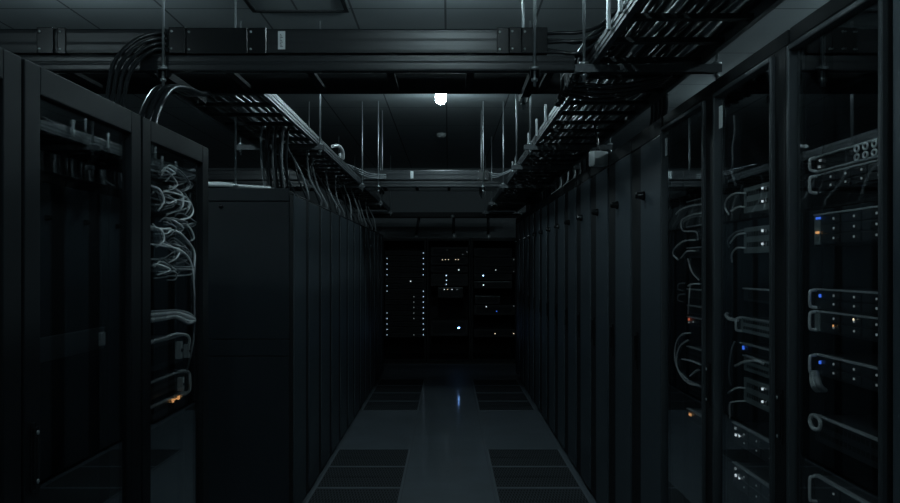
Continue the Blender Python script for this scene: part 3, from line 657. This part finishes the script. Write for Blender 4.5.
# black cables slung over the rail of the right tray where the trunking meets it
for i in range(11):
    y = 3.40+0.052*i; zt = TZ+0.085+0.004*(i % 3)
    cable('slung_cable', [(0.515, y+0.01, 2.255-0.007*(i % 3)), (0.532, y, 2.30), (0.540, y-0.005, TZ+0.05), (0.60, y-0.02, zt+0.045), (0.70, y-0.06, TZ+0.175+0.01*(i % 2)), (0.80, y-0.10, TZ+0.18+0.01*(i % 2))], rng.uniform(0.014, 0.020), M['cable'],
          'black cable slung over the right tray rail beside the near trunking', 'cables slung over the right tray rail', n=6)
# ------------------------------------------------------------------ patch cables inside the glass cabinets
def patch(px_pts, X, r, m, label, group, dx=(0.0,)):
    """pixel path on the equipment plane, bulging towards the aisle in the middle"""
    if X < 0: px_pts = [(min(p, 194.5), q) for p, q in px_pts]
    n = len(px_pts); s = 1 if X > 0 else -1; pts = []
    for i, (a, b) in enumerate(px_pts):
        bulge = math.sin(math.pi*i/(n-1))
        pts.append(at_side(a, b, X - s*(0.006+0.016*bulge)))
    return cable('patch_cable', pts, r, m, label, group, seg=6, n=7)
XR = SXR-0.002
GP = 'patch cables behind the second right glass door'
for pts, m in (([(745, 193), (735, 193.5), (727, 199), (725, 207), (729, 215)], 'cableg'), ([(745, 207), (738, 207), (731, 211)], 'cableg'), ([(745, 233), (737, 235), (730, 243)], 'cableg'),
               ([(745, 248), (737, 248), (732, 254), (732, 262)], 'cableg'), ([(743, 230), (735, 233), (728, 240), (729, 247)], 'cabled')):
    patch(pts, XR, 0.0032, M[m], 'pale patch cable curling from a grey switch behind second right glass door', GP)
patch([(734, 116), (735, 132), (732.5, 148), (733, 162), (732, 172), (736, 186)], XR, 0.0042, M['cabled'], 'long thin cable hanging straight down behind second right glass door', None)
patch([(735, 366), (745, 361.5), (757, 361), (764, 364)], XR, 0.0042, M['cableg'], 'bright cable arched across a grey unit behind second right glass door', None)
for i, pts in enumerate(([(745, 388), (736, 388), (728, 393)], [(745, 401), (736, 401.5), (730, 404), (730, 418)], [(735, 341), (731, 352), (729, 372), (731, 385)])):
    patch(pts, XR, 0.0032, M['cableg' if i < 2 else 'cabled'], 'pale cable curling beside the lowest grey switch behind second right door', 'low patch cables behind the second right glass door')
patch([(738, 320), (730, 319), (726, 315.5), (727, 313.5)], XR, 0.006, M['cableg'], 'short pale hook of cable at a flat grey unit behind second right door', None)
GQ = 'patch cables behind the third right glass door'
for pts, m in (([(702, 204), (690, 206), (680, 210), (676, 214)], 'cableg'), ([(702, 213), (691, 215), (682, 220), (681, 226), (684, 231), (696, 232), (698, 240)], 'cableg'), ([(702, 216), (692, 217), (683, 222)], 'cabled'),
               ([(695, 240), (684, 241), (675, 248), (673, 254), (678, 260)], 'cableg'), ([(695, 251), (687, 251.5), (681, 258)], 'cableg'), ([(688, 259), (692, 272), (699, 280)], 'cableg'),
               ([(690, 285), (689, 300), (688, 314)], 'cableg'), ([(685, 283), (679, 284), (678, 289), (683, 291)], 'cabled'), ([(685, 294), (679, 295), (678, 300), (683, 302)], 'cabled'), ([(700, 284), (692, 284), (688, 286)], 'cableg')):
    patch(pts, XR, 0.0032, M[m], 'short patch cable curling among the units behind third right glass door', GQ)
for pts in ([(690, 333), (682, 334.5), (676, 343), (675, 358), (679, 371), (689, 381)], [(688, 340), (680, 346), (676.5, 358), (679, 372), (688, 383), (700, 386)], [(682, 359), (691, 361), (701, 365)], [(690, 376), (696, 371), (700, 370)]):
    patch(pts, XR, 0.0034, M['cableg'], 'long pale cable loop hanging low behind third right glass door', 'long loops behind the third right glass door')
# nearest right cabinet: bundle and curl
for i in range(4):
    patch([(812+i*1.6, 372), (811.5+i*2.2, 378), (813+i*2.6, 386), (817+i*3, 391)], XR-0.01, 0.0055, M['conn' if i < 2 else 'cabled'], 'pale cable of the short bundle under a server handle, nearest right cabinet', 'short bundle in the nearest right cabinet')
patch([(817, 417), (812, 415), (810, 421), (813, 428), (819, 429), (820, 421), (815, 415)], XR-0.01, 0.0055, M['conn'], 'curled grey cable at the unit with square sockets, nearest right cabinet', None)
# tangled left cabinet
XL = SXL+0.002
GK = 'tangled patch cables in the left glass cabinet'
rows = (174, 197, 222, 246, 266)
for ri, y0 in enumerate(rows):
    for i in range(8):
        a = rng.uniform(151, 172); b = a+rng.uniform(12, 28); s = rng.choice((-1, 1)); dn = rng.uniform(3, 16)
        ya = y0+rng.uniform(-4, 3)
        pts = [(a, ya), (a+(b-a)*0.35, ya-rng.uniform(1, 7)*s), (b, ya+dn*0.5), (b-rng.uniform(1, 5), ya+dn), (a+rng.uniform(0, 8), ya+dn+rng.uniform(0, 7))]
        pts = [(min(p, 199), q) for p, q in pts]
        patch(pts, XL+rng.uniform(0, 0.012), 0.0026, M['cableg' if i % 3 == 0 else 'cabled'], 'thin patch cable in the tangle behind the left glass door', GK)
for pts in ([(171, 166), (180, 172), (187, 180), (192, 187)], [(170, 186), (182, 194), (183, 205), (178, 212)], [(184, 192), (193, 208), (190, 217), (178, 220), (166, 219)], [(150, 228), (165, 229), (180, 233), (193, 248), (197, 255)],
            [(150, 185), (160, 190), (164, 201), (158, 211)], [(150, 226), (161, 230), (164, 240), (156, 247)], [(186, 241), (197, 252), (200, 266), (198, 280)], [(185, 195), (190, 205), (185, 215)], [(150, 244), (164, 246), (180, 250), (191, 262), (194, 285), (197, 320)],
            [(180, 220), (190, 228), (194, 238), (188, 242)]):
    patch(pts, XL+0.008, 0.0033, M['cableg'], 'longer pale patch cable sweeping across the tangle behind left glass door', 'sweeping patch cables in the left glass cabinet')
for i in range(5):
    patch([(150, 312+i*2.4), (163, 311+i*2.2), (176, 310.5+i*1.8), (188, 313+i*2.6), (196, 318+i*0.8), (198, 321), (196, 310-i)], XL+0.004, 0.0045, M['cableg'] if i % 2 else M['cabled'], 'pale cable of the thick flat bundle in the left glass cabinet', 'flat cable bundle in the left glass cabinet')
patch([(197, 322), (194, 334), (192, 347), (189, 362), (187, 371)], XL, 0.004, M['cabled'], 'dark cable running down beside the boxy unit in left glass cabinet', None)
patch([(152, 341), (164, 338), (176, 334), (188, 336), (189, 345), (185, 350)], XL, 0.005, M['cableg'], 'grey cable looped over the boxy unit in the left glass cabinet', None)
patch([(178, 372), (188, 372), (190, 380), (189, 391), (181, 396)], XL, 0.006, M['conn'], 'thick grey cable loop beside the unit above the orange light', None)
for nm, px, py, s in (('pale', 176, 350, 0.03), ('squat', 184, 351, 0.024), ('lower', 178, 384, 0.024)):
    p = at_side(px, py, SXL+0.006)
    t = thing('cable_connector', nm+' grey connector block plugged in below the thick bundle in left cabinet', 'connector', p, RZ_L, 'connector blocks in the left glass cabinet')
    box_part('plug', M['conn'], t, -0.4*s, 0.4*s, -0.02, 0.0, -s, s, bev=0.003); box_part('latch', M['face'], t, -0.3*s, 0.3*s, -0.024, -0.02, -0.2*s, 0.2*s, bev=0.002)
